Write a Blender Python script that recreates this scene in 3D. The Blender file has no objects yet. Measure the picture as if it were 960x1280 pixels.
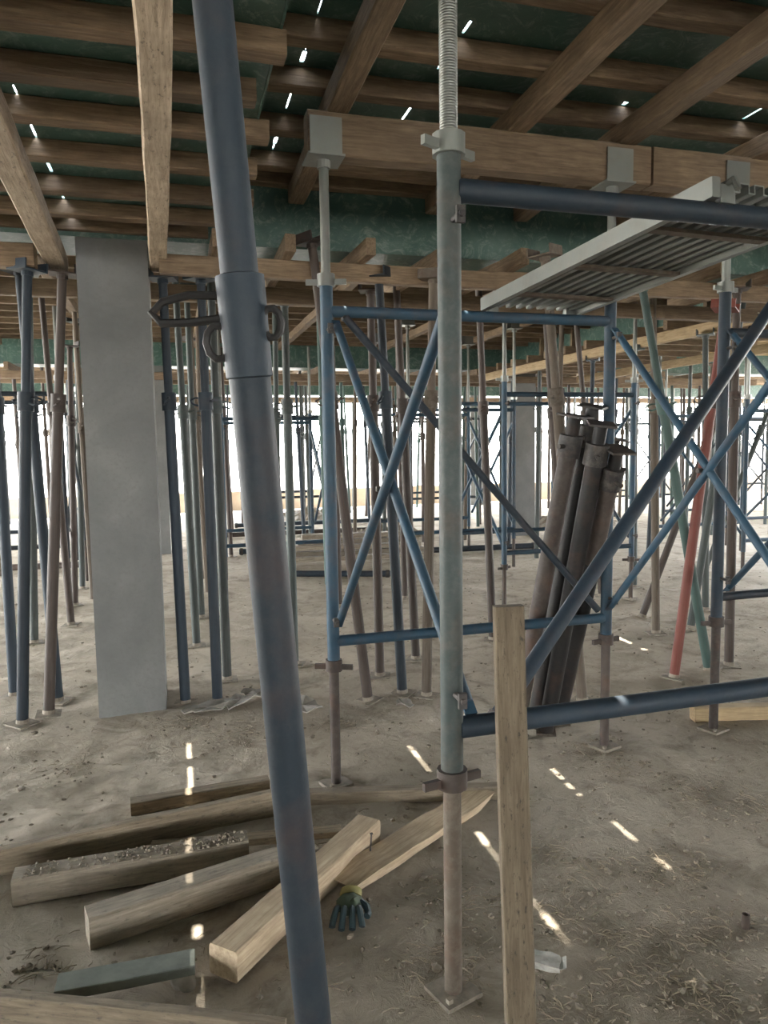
import bpy, bmesh, math, random
from mathutils import Vector, Matrix, Quaternion
rnd = random.Random(7)
COL = bpy.context.scene.collection
SC = bpy.context.scene
PI = math.pi

# ------------------------------------------------------------------ camera frame (axes follow the formwork grid)
FPX, EYE = 924.0, Vector((0, 0, 1.5))
yaw, pitch, roll = math.radians(15.7), math.radians(-5.3), math.radians(-0.8)
CF = Vector((math.sin(yaw)*math.cos(pitch), math.cos(yaw)*math.cos(pitch), math.sin(pitch)))
_r = Vector((math.cos(yaw), -math.sin(yaw), 0)); _u = _r.cross(CF)
CR = _r*math.cos(roll) + _u*math.sin(roll)
CU = _u*math.cos(roll) - _r*math.sin(roll)
def ray(x, y): return CF + CR*((x-480)/FPX) - CU*((y-640)/FPX)
def onz(x, y, z=0.0):
    d = ray(x, y); return EYE + d*((z-EYE.z)/d.z)
def onY(x, y, Y):
    d = ray(x, y); return EYE + d*(Y/d.y)
def depth(x, y, t): return EYE + ray(x, y)*t

cam = bpy.data.objects.new('camera', bpy.data.cameras.new('camera')); COL.objects.link(cam)
cam.data.sensor_fit = 'VERTICAL'; cam.data.sensor_height = 36.0; cam.data.lens = 36.0*FPX/1280
cam.data.clip_start = 0.05; cam.data.clip_end = 300
M = Matrix.Identity(4)
for i in range(3): M[i][0], M[i][1], M[i][2] = CR[i], CU[i], -CF[i]
cam.matrix_world = Matrix.Translation(EYE) @ M
SC.camera = cam

# ------------------------------------------------------------------ materials
def new_mat(name):
    m = bpy.data.materials.new(name); m.use_nodes = True
    nt = m.node_tree; b = nt.nodes['Principled BSDF']
    return m, nt, b
def N(nt, t, **k):
    n = nt.nodes.new(t)
    for a, v in k.items(): setattr(n, a, v)
    return n
def noise(nt, vec, scale, detail=6, rough=.6, dist=0):
    n = N(nt, 'ShaderNodeTexNoise'); n.inputs['Scale'].default_value = scale; n.inputs['Detail'].default_value = detail
    n.inputs['Roughness'].default_value = rough; n.inputs['Distortion'].default_value = dist
    nt.links.new(vec, n.inputs['Vector']); return n.outputs['Fac']
def ramp(nt, fac, stops):
    r = N(nt, 'ShaderNodeValToRGB'); e = r.color_ramp.elements
    while len(e) < len(stops): e.new(0.5)
    for i, (p, c) in enumerate(stops):
        e[i].position = p; e[i].color = (c[0], c[1], c[2], 1) if not isinstance(c, (int, float)) else (c, c, c, 1)
    nt.links.new(fac, r.inputs['Fac']); return r.outputs['Color']
def mix(nt, fac, a, b, mode='MIX'):
    m = N(nt, 'ShaderNodeMix', data_type='RGBA', blend_type=mode)
    for s, v in ((m.inputs['Factor'], fac), (m.inputs[6], a), (m.inputs[7], b)):
        if isinstance(v, (int, float)): s.default_value = v
        elif isinstance(v, tuple): s.default_value = (v[0], v[1], v[2], 1)
        else: nt.links.new(v, s)
    return m.outputs[2]
def coords(nt, scale=(1, 1, 1), kind='Object', rand=True):
    tc = N(nt, 'ShaderNodeTexCoord'); mp = N(nt, 'ShaderNodeMapping'); mp.inputs['Scale'].default_value = scale
    nt.links.new(tc.outputs[kind], mp.inputs['Vector'])
    if rand:
        oi = N(nt, 'ShaderNodeObjectInfo'); mul = N(nt, 'ShaderNodeMath', operation='MULTIPLY'); mul.inputs[1].default_value = 37.0
        nt.links.new(oi.outputs['Random'], mul.inputs[0]); nt.links.new(mul.outputs[0], mp.inputs['Location'])
    return mp.outputs['Vector']
def bump(nt, b, h, strength, dist=0.01):
    n = N(nt, 'ShaderNodeBump'); n.inputs['Strength'].default_value = strength; n.inputs['Distance'].default_value = dist
    nt.links.new(h, n.inputs['Height']); nt.links.new(n.outputs['Normal'], b.inputs['Normal'])

def steel(name, base, dust=(.20, .17, .14), rust=(.12, .055, .03), rough=.58, dust_amt=.45, rust_amt=.35, metal=0.0):
    m, nt, b = new_mat(name)
    v = coords(nt)
    n1 = noise(nt, v, 9, 8, .65); n2 = noise(nt, v, 28, 6, .7); n3 = noise(nt, v, 3.5, 3, .5)
    oi = N(nt, 'ShaderNodeObjectInfo')
    hv = N(nt, 'ShaderNodeHueSaturation'); hv.inputs['Color'].default_value = (*base, 1)
    mr = N(nt, 'ShaderNodeMapRange'); mr.inputs['To Min'].default_value = .7; mr.inputs['To Max'].default_value = 1.35
    nt.links.new(oi.outputs['Random'], mr.inputs['Value']); nt.links.new(mr.outputs[0], hv.inputs['Value'])
    c = hv.outputs['Color']
    c = mix(nt, ramp(nt, n1, [(.5, 0), (.72, rust_amt)]), c, rust)
    c = mix(nt, ramp(nt, n2, [(.45, 0), (.75, dust_amt)]), c, dust)
    c = mix(nt, ramp(nt, n3, [(.4, 0), (.85, .25)]), c, dust)
    nt.links.new(c, b.inputs['Base Color'])
    b.inputs['Roughness'].default_value = rough; b.inputs['Metallic'].default_value = metal; b.inputs['Specular IOR Level'].default_value = .35
    bump(nt, b, n2, .25, .004)
    return m
def wood(name, c0, c1, c2, grain=1.0, rough=.8, speck=0.0, speck_col=(.05, .045, .04)):
    m, nt, b = new_mat(name)
    v = coords(nt, (1.2, 14, 14)); v2 = coords(nt, (3, 3, 3))
    g = noise(nt, v, 6, 8, .65, .4); k = noise(nt, v2, 2.2, 4, .6)
    c = ramp(nt, g, [(.3, c0), (.52, c1), (.75, c2)])
    oi = N(nt, 'ShaderNodeObjectInfo'); mr = N(nt, 'ShaderNodeMapRange'); mr.inputs['To Min'].default_value = .72; mr.inputs['To Max'].default_value = 1.3
    nt.links.new(oi.outputs['Random'], mr.inputs['Value'])
    hv = N(nt, 'ShaderNodeHueSaturation'); nt.links.new(c, hv.inputs['Color']); nt.links.new(mr.outputs[0], hv.inputs['Value'])
    c = mix(nt, ramp(nt, k, [(.4, 0), (.75, .55)]), hv.outputs['Color'], (c0[0]*.8, c0[1]*.8, c0[2]*.8))
    if speck:
        v3 = coords(nt, (2, 5, 5)); s = noise(nt, v3, 14, 6, .75)
        c = mix(nt, ramp(nt, s, [(.56, 0), (.66, speck)]), c, speck_col)
    nt.links.new(c, b.inputs['Base Color']); b.inputs['Roughness'].default_value = rough
    bump(nt, b, g, .5*grain, .006)
    return m

MAT = {}
MAT['blue'] = steel('blue_painted_steel', (.020, .054, .086), dust=(.085, .085, .08), dust_amt=.3, rust_amt=.3)
MAT['slate'] = steel('dark_slate_steel', (.016, .027, .039), dust=(.05, .056, .06), dust_amt=.3, rust_amt=.2)
MAT['grey'] = steel('weathered_grey_green_steel', (.040, .054, .052), dust=(.13, .128, .115), dust_amt=.4, rust_amt=.3)
MAT['brown'] = steel('rusty_brown_steel', (.046, .034, .029), dust=(.11, .095, .08), dust_amt=.4, rust_amt=.5)
MAT['red'] = steel('faded_red_steel', (.16, .035, .024), dust=(.15, .11, .09), dust_amt=.35, rust_amt=.2)
MAT['green'] = steel('dull_green_steel', (.04, .08, .07), dust=(.10, .11, .10), dust_amt=.4, rust_amt=.25)
MAT['black'] = steel('grimy_black_steel', (.014, .013, .013), dust=(.04, .036, .032), dust_amt=.3, rust_amt=.3)
MAT['dusty'] = steel('cement_dusted_steel', (.10, .078, .06), dust=(.22, .19, .15), dust_amt=.6, rust_amt=.45, rough=.75, metal=.1)
MAT['galv'] = steel('galvanised_steel', (.19, .20, .185), dust=(.26, .235, .195), dust_amt=.3, rust_amt=.15, rough=.4, metal=.5)
MAT['bolt'] = steel('dark_bolt_steel', (.03, .028, .028))
MAT['joist'] = wood('brown_joist_wood', (.12, .080, .048), (.205, .142, .088), (.30, .215, .135))
MAT['ledger'] = wood('grey_brown_ledger_wood', (.21, .155, .105), (.35, .27, .19), (.47, .37, .265), speck=.8, speck_col=(.07, .05, .035))
MAT['pale'] = wood('pale_and_sunlit_wood', (.26, .18, .095), (.40, .29, .16), (.50, .38, .22))  # pale wood; its yellow also stands in for sunlight on right bay timbers
MAT['old'] = wood('weathered_board_wood', (.15, .113, .073), (.265, .208, .142), (.385, .312, .222), speck=.6)
MAT['fresh'] = wood('fresh_cut_wood', (.27, .20, .13), (.42, .32, .21), (.52, .42, .29))
MAT['post'] = wood('scarred_post_wood', (.095, .068, .04), (.165, .124, .078), (.235, .182, .12), speck=.95, speck_col=(.03, .022, .015))
MAT['darkold'] = wood('dirty_grey_board_wood', (.145, .118, .085), (.24, .20, .15), (.34, .29, .225), speck=.5)

def ply_mat():
    m, nt, b = new_mat('green_film_plywood')
    v = coords(nt, (1, 1, 1), rand=False)
    a = noise(nt, v, 2.3, 6, .65, 1.2); s = noise(nt, v, 7, 10, .8, 2.5)
    c = ramp(nt, a, [(.3, (.03, .075, .06)), (.55, (.055, .115, .092)), (.75, (.10, .155, .13))])
    c = mix(nt, ramp(nt, s, [(.51, 0), (.66, .6)]), c, (.28, .32, .28))
    nt.links.new(c, b.inputs['Base Color']); b.inputs['Roughness'].default_value = .45
    bump(nt, b, s, .15, .004); return m
MAT['ply'] = ply_mat()
def concrete_mat():
    m, nt, b = new_mat('cast_concrete')
    v = coords(nt, rand=False)
    a = noise(nt, v, 2.2, 8, .6, .4); f = noise(nt, v, 45, 6, .7)
    c = ramp(nt, a, [(.3, (.135, .137, .132)), (.55, (.18, .182, .174)), (.75, (.235, .232, .22))])
    c = mix(nt, ramp(nt, f, [(.35, .35), (.5, 0)]), c, (.14, .135, .125))
    nt.links.new(c, b.inputs['Base Color']); b.inputs['Roughness'].default_value = .85
    bump(nt, b, f, .3, .004); return m
MAT['concrete'] = concrete_mat()
def floor_mat():
    m, nt, b = new_mat('dusty_slab')
    v = coords(nt, rand=False)
    a = noise(nt, v, .9, 8, .62, .5); f = noise(nt, v, 14, 10, .75, .6); g = noise(nt, v, 3.2, 8, .7, 1.0)
    c = ramp(nt, a, [(.3, (.355, .300, .232)), (.52, (.475, .408, .325)), (.72, (.565, .50, .41))])
    c = mix(nt, ramp(nt, g, [(.50, 0), (.66, .65)]), c, (.19, .155, .115))
    c = mix(nt, ramp(nt, f, [(.53, 0), (.68, .5)]), c, (.18, .15, .115))
    c = mix(nt, ramp(nt, f, [(.28, .4), (.42, 0)]), c, (.62, .57, .49))
    nt.links.new(c, b.inputs['Base Color']); b.inputs['Roughness'].default_value = .95; b.inputs['Specular IOR Level'].default_value = .1
    bump(nt, b, f, .9, .03); return m
MAT['floor'] = floor_mat()
def flat(name, col, rough=.8, sc=20, var=.25):
    m, nt, b = new_mat(name); v = coords(nt); n = noise(nt, v, sc, 5, .6)
    c = ramp(nt, n, [(.3, tuple(x*(1-var) for x in col)), (.7, tuple(min(1, x*(1+var)) for x in col))])
    nt.links.new(c, b.inputs['Base Color']); b.inputs['Roughness'].default_value = rough; return m
MAT['plate'] = flat('cement_dusted_plate', (.24, .205, .16), sc=30, var=.35); MAT['greenboard'] = flat('grey_green_board', (.15, .162, .138), sc=14, var=.3); MAT['straw'] = flat('dry_straw', (.20, .16, .105)); MAT['clod'] = flat('earth_clods', (.20, .165, .122))
MAT['sand'] = flat('outside_sand', (.47, .42, .34), sc=.5); MAT['fence'] = flat('tan_boundary_wall', (.42, .33, .24), sc=1.5)
MAT['glove_green'] = flat('green_glove_knit', (.06, .085, .05), sc=60); MAT['glove_blue'] = flat('dark_teal_glove_rubber', (.025, .045, .05), rough=.5)
MAT['yellow'] = flat('yellow_glove_band', (.30, .26, .10)); MAT['packet'] = flat('crushed_paper', (.42, .40, .36), sc=40)
MAT['scrap'] = flat('torn_sheet_scrap', (.26, .235, .20), sc=12, var=.4)

# ------------------------------------------------------------------ mesh helpers
def bm_to(name, bm, mat, parent=None, smooth=False, loc=None):
    me = bpy.data.meshes.new(name); bmesh.ops.recalc_face_normals(bm, faces=bm.faces); bm.to_mesh(me); bm.free()
    me.materials.append(MAT[mat] if isinstance(mat, str) else mat)
    if smooth:
        for p in me.polygons: p.use_smooth = True
        try: me.set_sharp_from_angle(angle=math.radians(40))
        except Exception: pass
    return link(name, me, parent, loc)
def link(name, me, parent=None, loc=None):
    o = bpy.data.objects.new(name, me); COL.objects.link(o)
    if parent is not None: o.parent = parent
    if loc is not None: o.location = loc
    return o
def tag(o, label, cat, group=None, kind=None):
    if label: o['label'] = label
    if cat: o['category'] = cat
    if group: o['group'] = group
    if kind: o['kind'] = kind
    return o
def empty(name, loc=(0, 0, 0)):
    o = bpy.data.objects.new(name, None); COL.objects.link(o); o.location = loc; o.empty_display_size = .1; return o
def box(bm, c, s, rot=None):
    m = Matrix.Translation(Vector(c))
    if rot is not None: m = m @ rot.to_4x4()
    m = m @ Matrix.Diagonal((s[0], s[1], s[2], 1))
    return bmesh.ops.create_cube(bm, size=1.0, matrix=m)['verts']
def frame_of(d):
    d = Vector(d).normalized()
    return d.to_track_quat('Z', 'Y').to_matrix()
def tube(bm, a, b, r, seg=12, r2=None):
    a, b = Vector(a), Vector(b); L = (b-a).length
    m = Matrix.Translation((a+b)/2) @ frame_of(b-a).to_4x4()
    bmesh.ops.create_cone(bm, cap_ends=True, segments=seg, radius1=r, radius2=r if r2 is None else r2, depth=L, matrix=m)
def pipe(bm, pts, r, seg=8, closed=False):
    pts = [Vector(p) for p in pts]; n = len(pts); rings = []
    for i, p in enumerate(pts):
        if closed: t = pts[(i+1) % n]-pts[i-1]
        else: t = pts[min(i+1, n-1)]-pts[max(i-1, 0)]
        f = frame_of(t)
        if rings:
            # keep the ring from twisting
            q = prev.rotation_difference(t.normalized()); fx = q @ fxp; f = Matrix((fx, t.normalized().cross(fx), t.normalized())).transposed()
        fxp = f.col[0].copy(); prev = t.normalized()
        rings.append([bm.verts.new(p + f @ Vector((r*math.cos(2*PI*k/seg), r*math.sin(2*PI*k/seg), 0))) for k in range(seg)])
    m = n if closed else n-1
    for i in range(m):
        A, B = rings[i], rings[(i+1) % n]
        for k in range(seg): bm.faces.new((A[k], A[(k+1) % seg], B[(k+1) % seg], B[k]))
    if not closed:
        bm.faces.new(rings[0][::-1]); bm.faces.new(rings[-1])
def lathe(bm, prof, seg=16):
    rings = [[bm.verts.new((r*math.cos(2*PI*k/seg), r*math.sin(2*PI*k/seg), z)) for k in range(seg)] for r, z in prof]
    for A, B in zip(rings, rings[1:]):
        for k in range(seg): bm.faces.new((A[k], A[(k+1) % seg], B[(k+1) % seg], B[k]))
    bm.faces.new(rings[0][::-1]); bm.faces.new(rings[-1])
def thread_profile(r, z0, z1, pitch=.009, depth=.0022):
    out = []; z = z0
    while z < z1:
        out += [(r-depth, z), (r, z+pitch*.4), (r, z+pitch*.6)]; z += pitch
    return out + [(r-depth, z1)]

# ------------------------------------------------------------------ steel props
_mesh = {}
def shared(key, mat, build, smooth=True):
    k = (key, mat)
    if k not in _mesh:
        bm = bmesh.new(); build(bm); me = bpy.data.meshes.new(key)
        bmesh.ops.recalc_face_normals(bm, faces=bm.faces); bm.to_mesh(me); bm.free(); me.materials.append(MAT[mat])
        if smooth:
            for p in me.polygons: p.use_smooth = True
            try: me.set_sharp_from_angle(angle=math.radians(40))
            except Exception: pass
        _mesh[k] = me
    return _mesh[k]
def b_unit(seg):
    return lambda bm: tube(bm, (0, 0, 0), (0, 0, 1), 1, seg)
def b_plate(bm):
    box(bm, (0, 0, .004), (.13, .13, .008)); tube(bm, (0, 0, .008), (0, 0, .03), .034, 12)
def b_head(bm):
    box(bm, (0, 0, -.004), (.14, .14, .008))
    for s in (-1, 1): box(bm, (0, s*.066, .022), (.14, .008, .044))
    tube(bm, (0, 0, -.03), (0, 0, -.008), .03, 12)
def b_collar(bm):
    lathe(bm, [(.034, -.05), (.040, -.05), (.040, .05), (.034, .05)], 14)
    pipe(bm, [(.038, .0, .02), (.07, .012, .022), (.10, .02, .01), (.105, .0, -.01), (.08, -.015, -.02), (.038, -.01, -.01)], .006, 6)
    tube(bm, (-.038, 0, 0), (-.075, 0, .005), .008, 6)
    box(bm, (-.075, 0, .005), (.012, .04, .012))
def prop(foot, top, mat, label, group=None, collar=1.75, parts=True, inner=None, r=.030, spin=None):
    foot, top = Vector(foot), Vector(top)
    L = (top-foot).length; d = (top-foot).normalized()
    o = empty('steel_prop', foot); o.rotation_mode = 'QUATERNION'
    o.rotation_quaternion = d.to_track_quat('Z', 'Y') @ Quaternion((0, 0, 1), rnd.uniform(0, 6.28) if spin is None else spin)
    tag(o, label, 'prop', group)
    seg = 14 if parts else 8
    c = min(collar, L*.8)
    t = link('outer_tube', shared('outer_tube%d' % seg, mat, b_unit(seg)), o); t.scale = (r, r, c)
    t = link('inner_tube', shared('inner_tube%d' % seg, inner or mat, b_unit(seg)), o, (0, 0, c)); t.scale = (r*.8, r*.8, L-c-.01)
    k = link('adjusting_collar', shared('adjusting_collar', mat if mat != 'red' else 'brown', b_collar), o, (0, 0, c)); k.scale = (r/.03, r/.03, 1)
    if parts:
        link('base_plate', shared('base_plate', 'plate', b_plate, False), o)
        link('head_plate', shared('head_plate', mat, b_head, False), o, (0, 0, L-.008))
    for ch in o.children:
        ch.name = ch.name
    return o
def fix_names():
    for o in bpy.data.objects:
        pass
def pprop(fx, fy, x2, y2, ztop, mat, label, **k):
    foot = onz(fx, fy); q = onY(x2, y2, foot.y); s = (ztop-foot.z)/(q.z-foot.z)
    return prop(foot, foot + (q-foot)*s, mat, label, **k)

# ------------------------------------------------------------------ timbers: built along local X so the grain follows them
TM = {}; BOARDS = []
def timber(name, a, b, w, h, mat, label=None, cat=None, group=None, up=(0, 0, 1), kind=None, parent=None, rough=.0018, seg=None, ragged=0.0):
    """a, b: ends of the centre line; w across, h along 'up'."""
    a, b = Vector(a), Vector(b); L = (b-a).length; x = (b-a).normalized()
    z = Vector(up); z = (z - x*z.dot(x)).normalized(); y = z.cross(x)
    n = seg or max(2, int(L/.25)); bm = bmesh.new(); rings = []
    ch = min(w, h)*.07
    prof = [(-w/2+ch, -h/2), (w/2-ch, -h/2), (w/2, -h/2+ch), (w/2, h/2-ch), (w/2-ch, h/2), (-w/2+ch, h/2), (-w/2, h/2-ch), (-w/2, -h/2+ch)]
    for i in range(n+1):
        X = -L/2 + L*i/n; jy, jz = rnd.gauss(0, rough), rnd.gauss(0, rough)
        ends = ragged if i in (0, n) else 0
        rings.append([bm.verts.new((X + rnd.uniform(-1, 1)*ends, p+jy+rnd.gauss(0, rough*.4), q+jz+rnd.gauss(0, rough*.4))) for p, q in prof])
    for A, B in zip(rings, rings[1:]):
        for k in range(8): bm.faces.new((A[k], A[(k+1) % 8], B[(k+1) % 8], B[k]))
    bm.faces.new(rings[0][::-1]); bm.faces.new(rings[-1])
    o = bm_to(name, bm, mat, parent)
    m = Matrix((x, y, z)).transposed().to_4x4(); m.translation = (a+b)/2; o.matrix_basis = m; TM[o.name] = m.copy(); BOARDS.append((a, b, max(w, h)))
    if label or cat: tag(o, label, cat, group, kind)
    elif kind: o['kind'] = kind
    return o
ORD = ['first', 'second', 'third', 'fourth', 'fifth', 'sixth', 'seventh', 'eighth', 'ninth', 'tenth', 'eleventh', 'twelfth', 'thirteenth', 'fourteenth', 'fifteenth', 'sixteenth']

# ================================================================== SETTING
ZP = 3.0; YB = -9.0
# ground: fine wavy mesh near the viewer, wide slab beyond
from mathutils import noise as mn
def gh(x, y):
    if not (-2.6 < x < 6.6 and .3 < y < 9.3): return 0.0
    e = min(1, (x+2.6)/.5, (6.6-x)/.5, (y-.3)/.5, (9.3-y)/.5)
    p = Vector((x, y, 0))
    return e*(.013*mn.noise(p*1.3) + .012*mn.noise(p*4.1) + .009*mn.noise(p*10))
bm = bmesh.new()
def span(a, b, s): return [a + (b-a)*i/max(1, round((b-a)/s)) for i in range(max(1, round((b-a)/s))+1)]
xs = span(-9, -2.6, 1.6) + span(-2.6, 6.6, .05)[1:] + span(6.6, 18, 1.9)[1:]
ys = span(-9, .3, 1.1) + span(.3, 9.3, .05)[1:] + span(9.3, 17.2, 1.6)[1:]
g = [[bm.verts.new((x, y, gh(x, y))) for x in xs] for y in ys]
for j in range(len(ys)-1):
    for i in range(len(xs)-1): bm.faces.new((g[j][i], g[j][i+1], g[j+1][i+1], g[j+1][i]))
o = bm_to('floor', bm, 'floor', smooth=True); o['kind'] = 'structure'
bm = bmesh.new(); box(bm, (4.5, 4.1, -.2), (27.2, 26.4, .35)); o = bm_to('floor_slab_edge', bm, 'concrete'); o['kind'] = 'structure'
bm = bmesh.new(); box(bm, (5, 20, -.45), (200, 200, .1)); o = bm_to('ground_outside', bm, 'sand'); o['kind'] = 'structure'
bm = bmesh.new()
box(bm, (6, 17.75, .0), (60, .2, .84))
for i in range(13): box(bm, (-24+5*i, 17.7, .02), (.35, .3, .86))
o = bm_to('wall_boundary', bm, 'fence'); o['kind'] = 'structure'

bm = bmesh.new(); box(bm, (4.5, -9.1, .4), (27, .2, 1.0)); box(bm, (4.5, -9.1, 2.75), (27, .2, .7))
for i in range(8): box(bm, (-7.5+3.43*i, -9.1, 1.65), (1.5, .2, 1.5))
o = bm_to('wall_back_added', bm, 'concrete'); o['kind'] = 'structure'  # unseen wall added to cut daylight from behind; its openings leave some fill
bm = bmesh.new(); box(bm, (-9.1, -3.6, 1.5), (.2, 11, 3.2)); o = bm_to('wall_left_added', bm, 'concrete'); o['kind'] = 'structure'  # added out of view to shut off side light behind the camera
bm = bmesh.new(); box(bm, (18.1, -3.1, 1.5), (.2, 12, 3.2)); o = bm_to('wall_right_added', bm, 'concrete'); o['kind'] = 'structure'  # unseen, added to block light from the right rear
# ceiling: green faced boards with open seams where daylight comes through
X0, X1 = -9.0, 18.0
seams = {.54: [(2.34, 2.42, .004), (2.42, 2.50, .017), (2.50, 2.69, .004), (2.79, 2.95, .004), (2.95, 3.03, .017), (3.15, 3.45, .007), (3.6, 3.77, .006), (3.77, 3.85, .017), (3.86, 3.92, .006)],
         .79: [(2.12, 2.17, .019)],
         1.08: [(2.60, 2.68, .010), (2.80, 2.95, .009), (3.2, 3.45, .010)],
         2.0: [(3.02, 3.05, .02)],
         2.64: [(2.86, 3.04, .012)]}
lseams = {-.465: [(2.30, 2.50, .003), (2.66, 2.72, .019), (2.78, 2.85, .006), (2.94, 3.21, .008), (3.30, 3.58, .013), (3.68, 3.94, .012), (4.04, 4.22, .012)]}
bm = bmesh.new(); TH = .008; XS, ZLOW = .34, 2.69
def cbox(x0, x1, y0, y1, z=ZP): box(bm, ((x0+x1)/2, (y0+y1)/2, z+TH/2), (x1-x0, y1-y0, TH))
GW = .024
def deck(seams, x0, x1, z):
    ks = sorted(seams)
    edges = [x0] + [v for k in ks for v in (k-GW/2, k+GW/2)] + [x1]
    for i in range(0, len(edges), 2): cbox(edges[i], edges[i+1], YB, 4.26, z)
    for k in ks:
        y = YB
        for (a, b, w) in seams[k] + [(4.26, 4.26, 0)]:
            cbox(k-GW/2, k+GW/2, y, a, z)
            if w and w < GW: cbox(k-GW/2, k-w/2, a, b, z); cbox(k+w/2, k+GW/2, a, b, z)
            y = b
deck(lseams, X0, XS, ZLOW); deck(seams, XS, X1, ZP)
box(bm, (XS, (YB+4.26)/2, (ZLOW+ZP)/2), (TH, 4.26-YB, ZP-ZLOW+TH))
cbox(X0, 2.658, 4.26, 17.2); cbox(2.682, 8.3, 4.26, 17.2); cbox(8.3, X1, 4.26, 5.4); cbox(8.3, X1, 8.5, 17.2); cbox(10.6, X1, 5.4, 8.5)  # gap at far right, out of view, added so sun bounces warm light in
for a, b in ((4.26, 4.97), (5.04, 5.18), (5.36, 17.2)): cbox(2.658, 2.682, a, b)
o = bm_to('ceiling', bm, 'ply'); o['kind'] = 'structure'

# concrete columns
def column(x, y, z, name='column'):
    bm = bmesh.new(); box(bm, (x, y, z/2), (.36, .40, z)); bmesh.ops.bevel(bm, geom=[e for e in bm.edges], offset=.008, segments=1)
    o = bm_to(name, bm, 'concrete'); o['kind'] = 'structure'
column(-.28, 4.47, 2.6); column(-.28, 10.9, 2.6); column(5.34, 10.9, 2.6); column(6.95, 16.6, 2.6); column(-5.9, 4.47, 2.6); column(10.9, 10.9, 2.6); column(5.34, -1.5, 2.6)

# drop-beam formwork (green side boards); bearers and ledgers under it are separate timbers
def drop_beam_x(y, name):
    bm = bmesh.new()
    box(bm, ((X0+X1)/2, y+.009, (2.6+ZP)/2), (X1-X0, .018, ZP-2.6)); box(bm, ((X0+X1)/2, y+.42-.009, (2.6+ZP)/2), (X1-X0, .018, ZP-2.6))
    box(bm, ((X0+X1)/2, y+.21, 2.609), (X1-X0, .384, .018))
    o = bm_to(name, bm, 'ply'); o['kind'] = 'structure'
drop_beam_x(4.26, 'drop_beam'); drop_beam_x(10.68, 'drop_beam'); drop_beam_x(16.5, 'drop_beam')
bm = bmesh.new()
for x in (5.12, 5.56): box(bm, (x, 7.69, 2.8), (.018, 5.96, .4))
box(bm, (5.34, 7.69, 2.609), (.42, 5.96, .018)); o = bm_to('drop_beam', bm, 'ply'); o['kind'] = 'structure'

# ================================================================== CEILING TIMBERS
JL = (-4.2, .36); JR = (.36, 5.6)
jl = [1.15, 1.50, 1.87, 2.25, 2.555, 2.895, 3.255, 3.63, 3.99]
jr = [1.15, 1.55, 1.95, 2.30, 2.74, 3.10, 3.53, 3.97, 4.21]
for i in range(9):
    n = ORD[8-i]
    timber('timber_joist', (JL[0], jl[i], ZLOW-.035), (JL[1]+rnd.uniform(-.06, .06), jl[i]+rnd.uniform(-.02, .02), ZLOW-.035), .075, .07, 'joist', 'brown crosswise joist left of the leaning pole, %s out from the near drop beam' % n, 'joist', 'left joists under the near deck')
    timber('timber_joist', (JR[0], jr[i], 2.96), (JR[1], jr[i]+rnd.uniform(-.03, .01), 2.96), .075, .08, 'joist', 'brown crosswise joist right of the leaning pole, %s out from the green drop beam' % n, 'joist', 'right joists under the near deck')
def ystringer(x, y0, y1, lab, mat='joist', z=2.872, w=.09, h=.096, x2=None):
    timber('timber_stringer', (x, y0, z), (x if x2 is None else x2, y1, z), w, h, mat, lab, 'stringer', 'lengthwise stringers under the near joists')
ystringer(.66, .8, 4.2, 'brown lengthwise stringer that meets the crossbeam at the square head plate', x2=.70)
ystringer(1.42, .8, 4.2, 'brown lengthwise stringer between the threaded post and the middle head plate', x2=1.50)
ystringer(1.94, .8, 4.2, 'brown lengthwise stringer running up to the top right corner above the steel deck', x2=2.06)
ystringer(2.75, .8, 4.2, 'brown lengthwise stringer at far right above the steel deck')
for z, nm in ((2.65, 'lower'),):
    timber('timber_waler', (-4.0, 4.235, z), (.22, 4.235, z), .04, .085 if z > 2.7 else .06, 'joist', 'brown board along the drop beam face above the column', 'board', 'boards on the drop beam face')
# main crossbeam on the U-heads
timber('timber_crossbeam', (.56, 3.08, 2.745), (2.14, 3.08, 2.745), .095, .17, 'joist', 'deep brown crossbeam resting on the square head plates of the blue frame', 'beam', 'crossbeams on the head plates')
timber('timber_crossbeam', (2.16, 3.09, 2.75), (4.6, 3.10, 2.75), .095, .17, 'joist', 'deep brown crossbeam at right above the steel deck', 'beam', 'crossbeams on the head plates')
# the two low ledgers on the left
timber('timber_ledger', (.01, .7, 2.568), (-.045, 4.40, 2.52), .09, .10, 'ledger', 'pale scarred ledger coming overhead to the prop beside the column', 'ledger', 'low pale ledgers')
timber('timber_ledger', (-.46, .9, 2.568), (-.585, 4.62, 2.52), .10, .10, 'ledger', 'pale scarred ledger slanting down from the left edge to the column', 'ledger', 'low pale ledgers')
timber('timber_block', (-.66, 4.31, 2.495), (-1.6, 4.33, 2.495), .10, .12, 'joist', 'dark block of timber on the head of the left prop beside the column', 'block')
timber('timber_offcut', (.29, 3.15, 2.592), (.31, 3.62, 2.592), .05, .06, 'old', 'short pale timber end sticking out beside the leaning pole under the joists', 'offcut')
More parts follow.
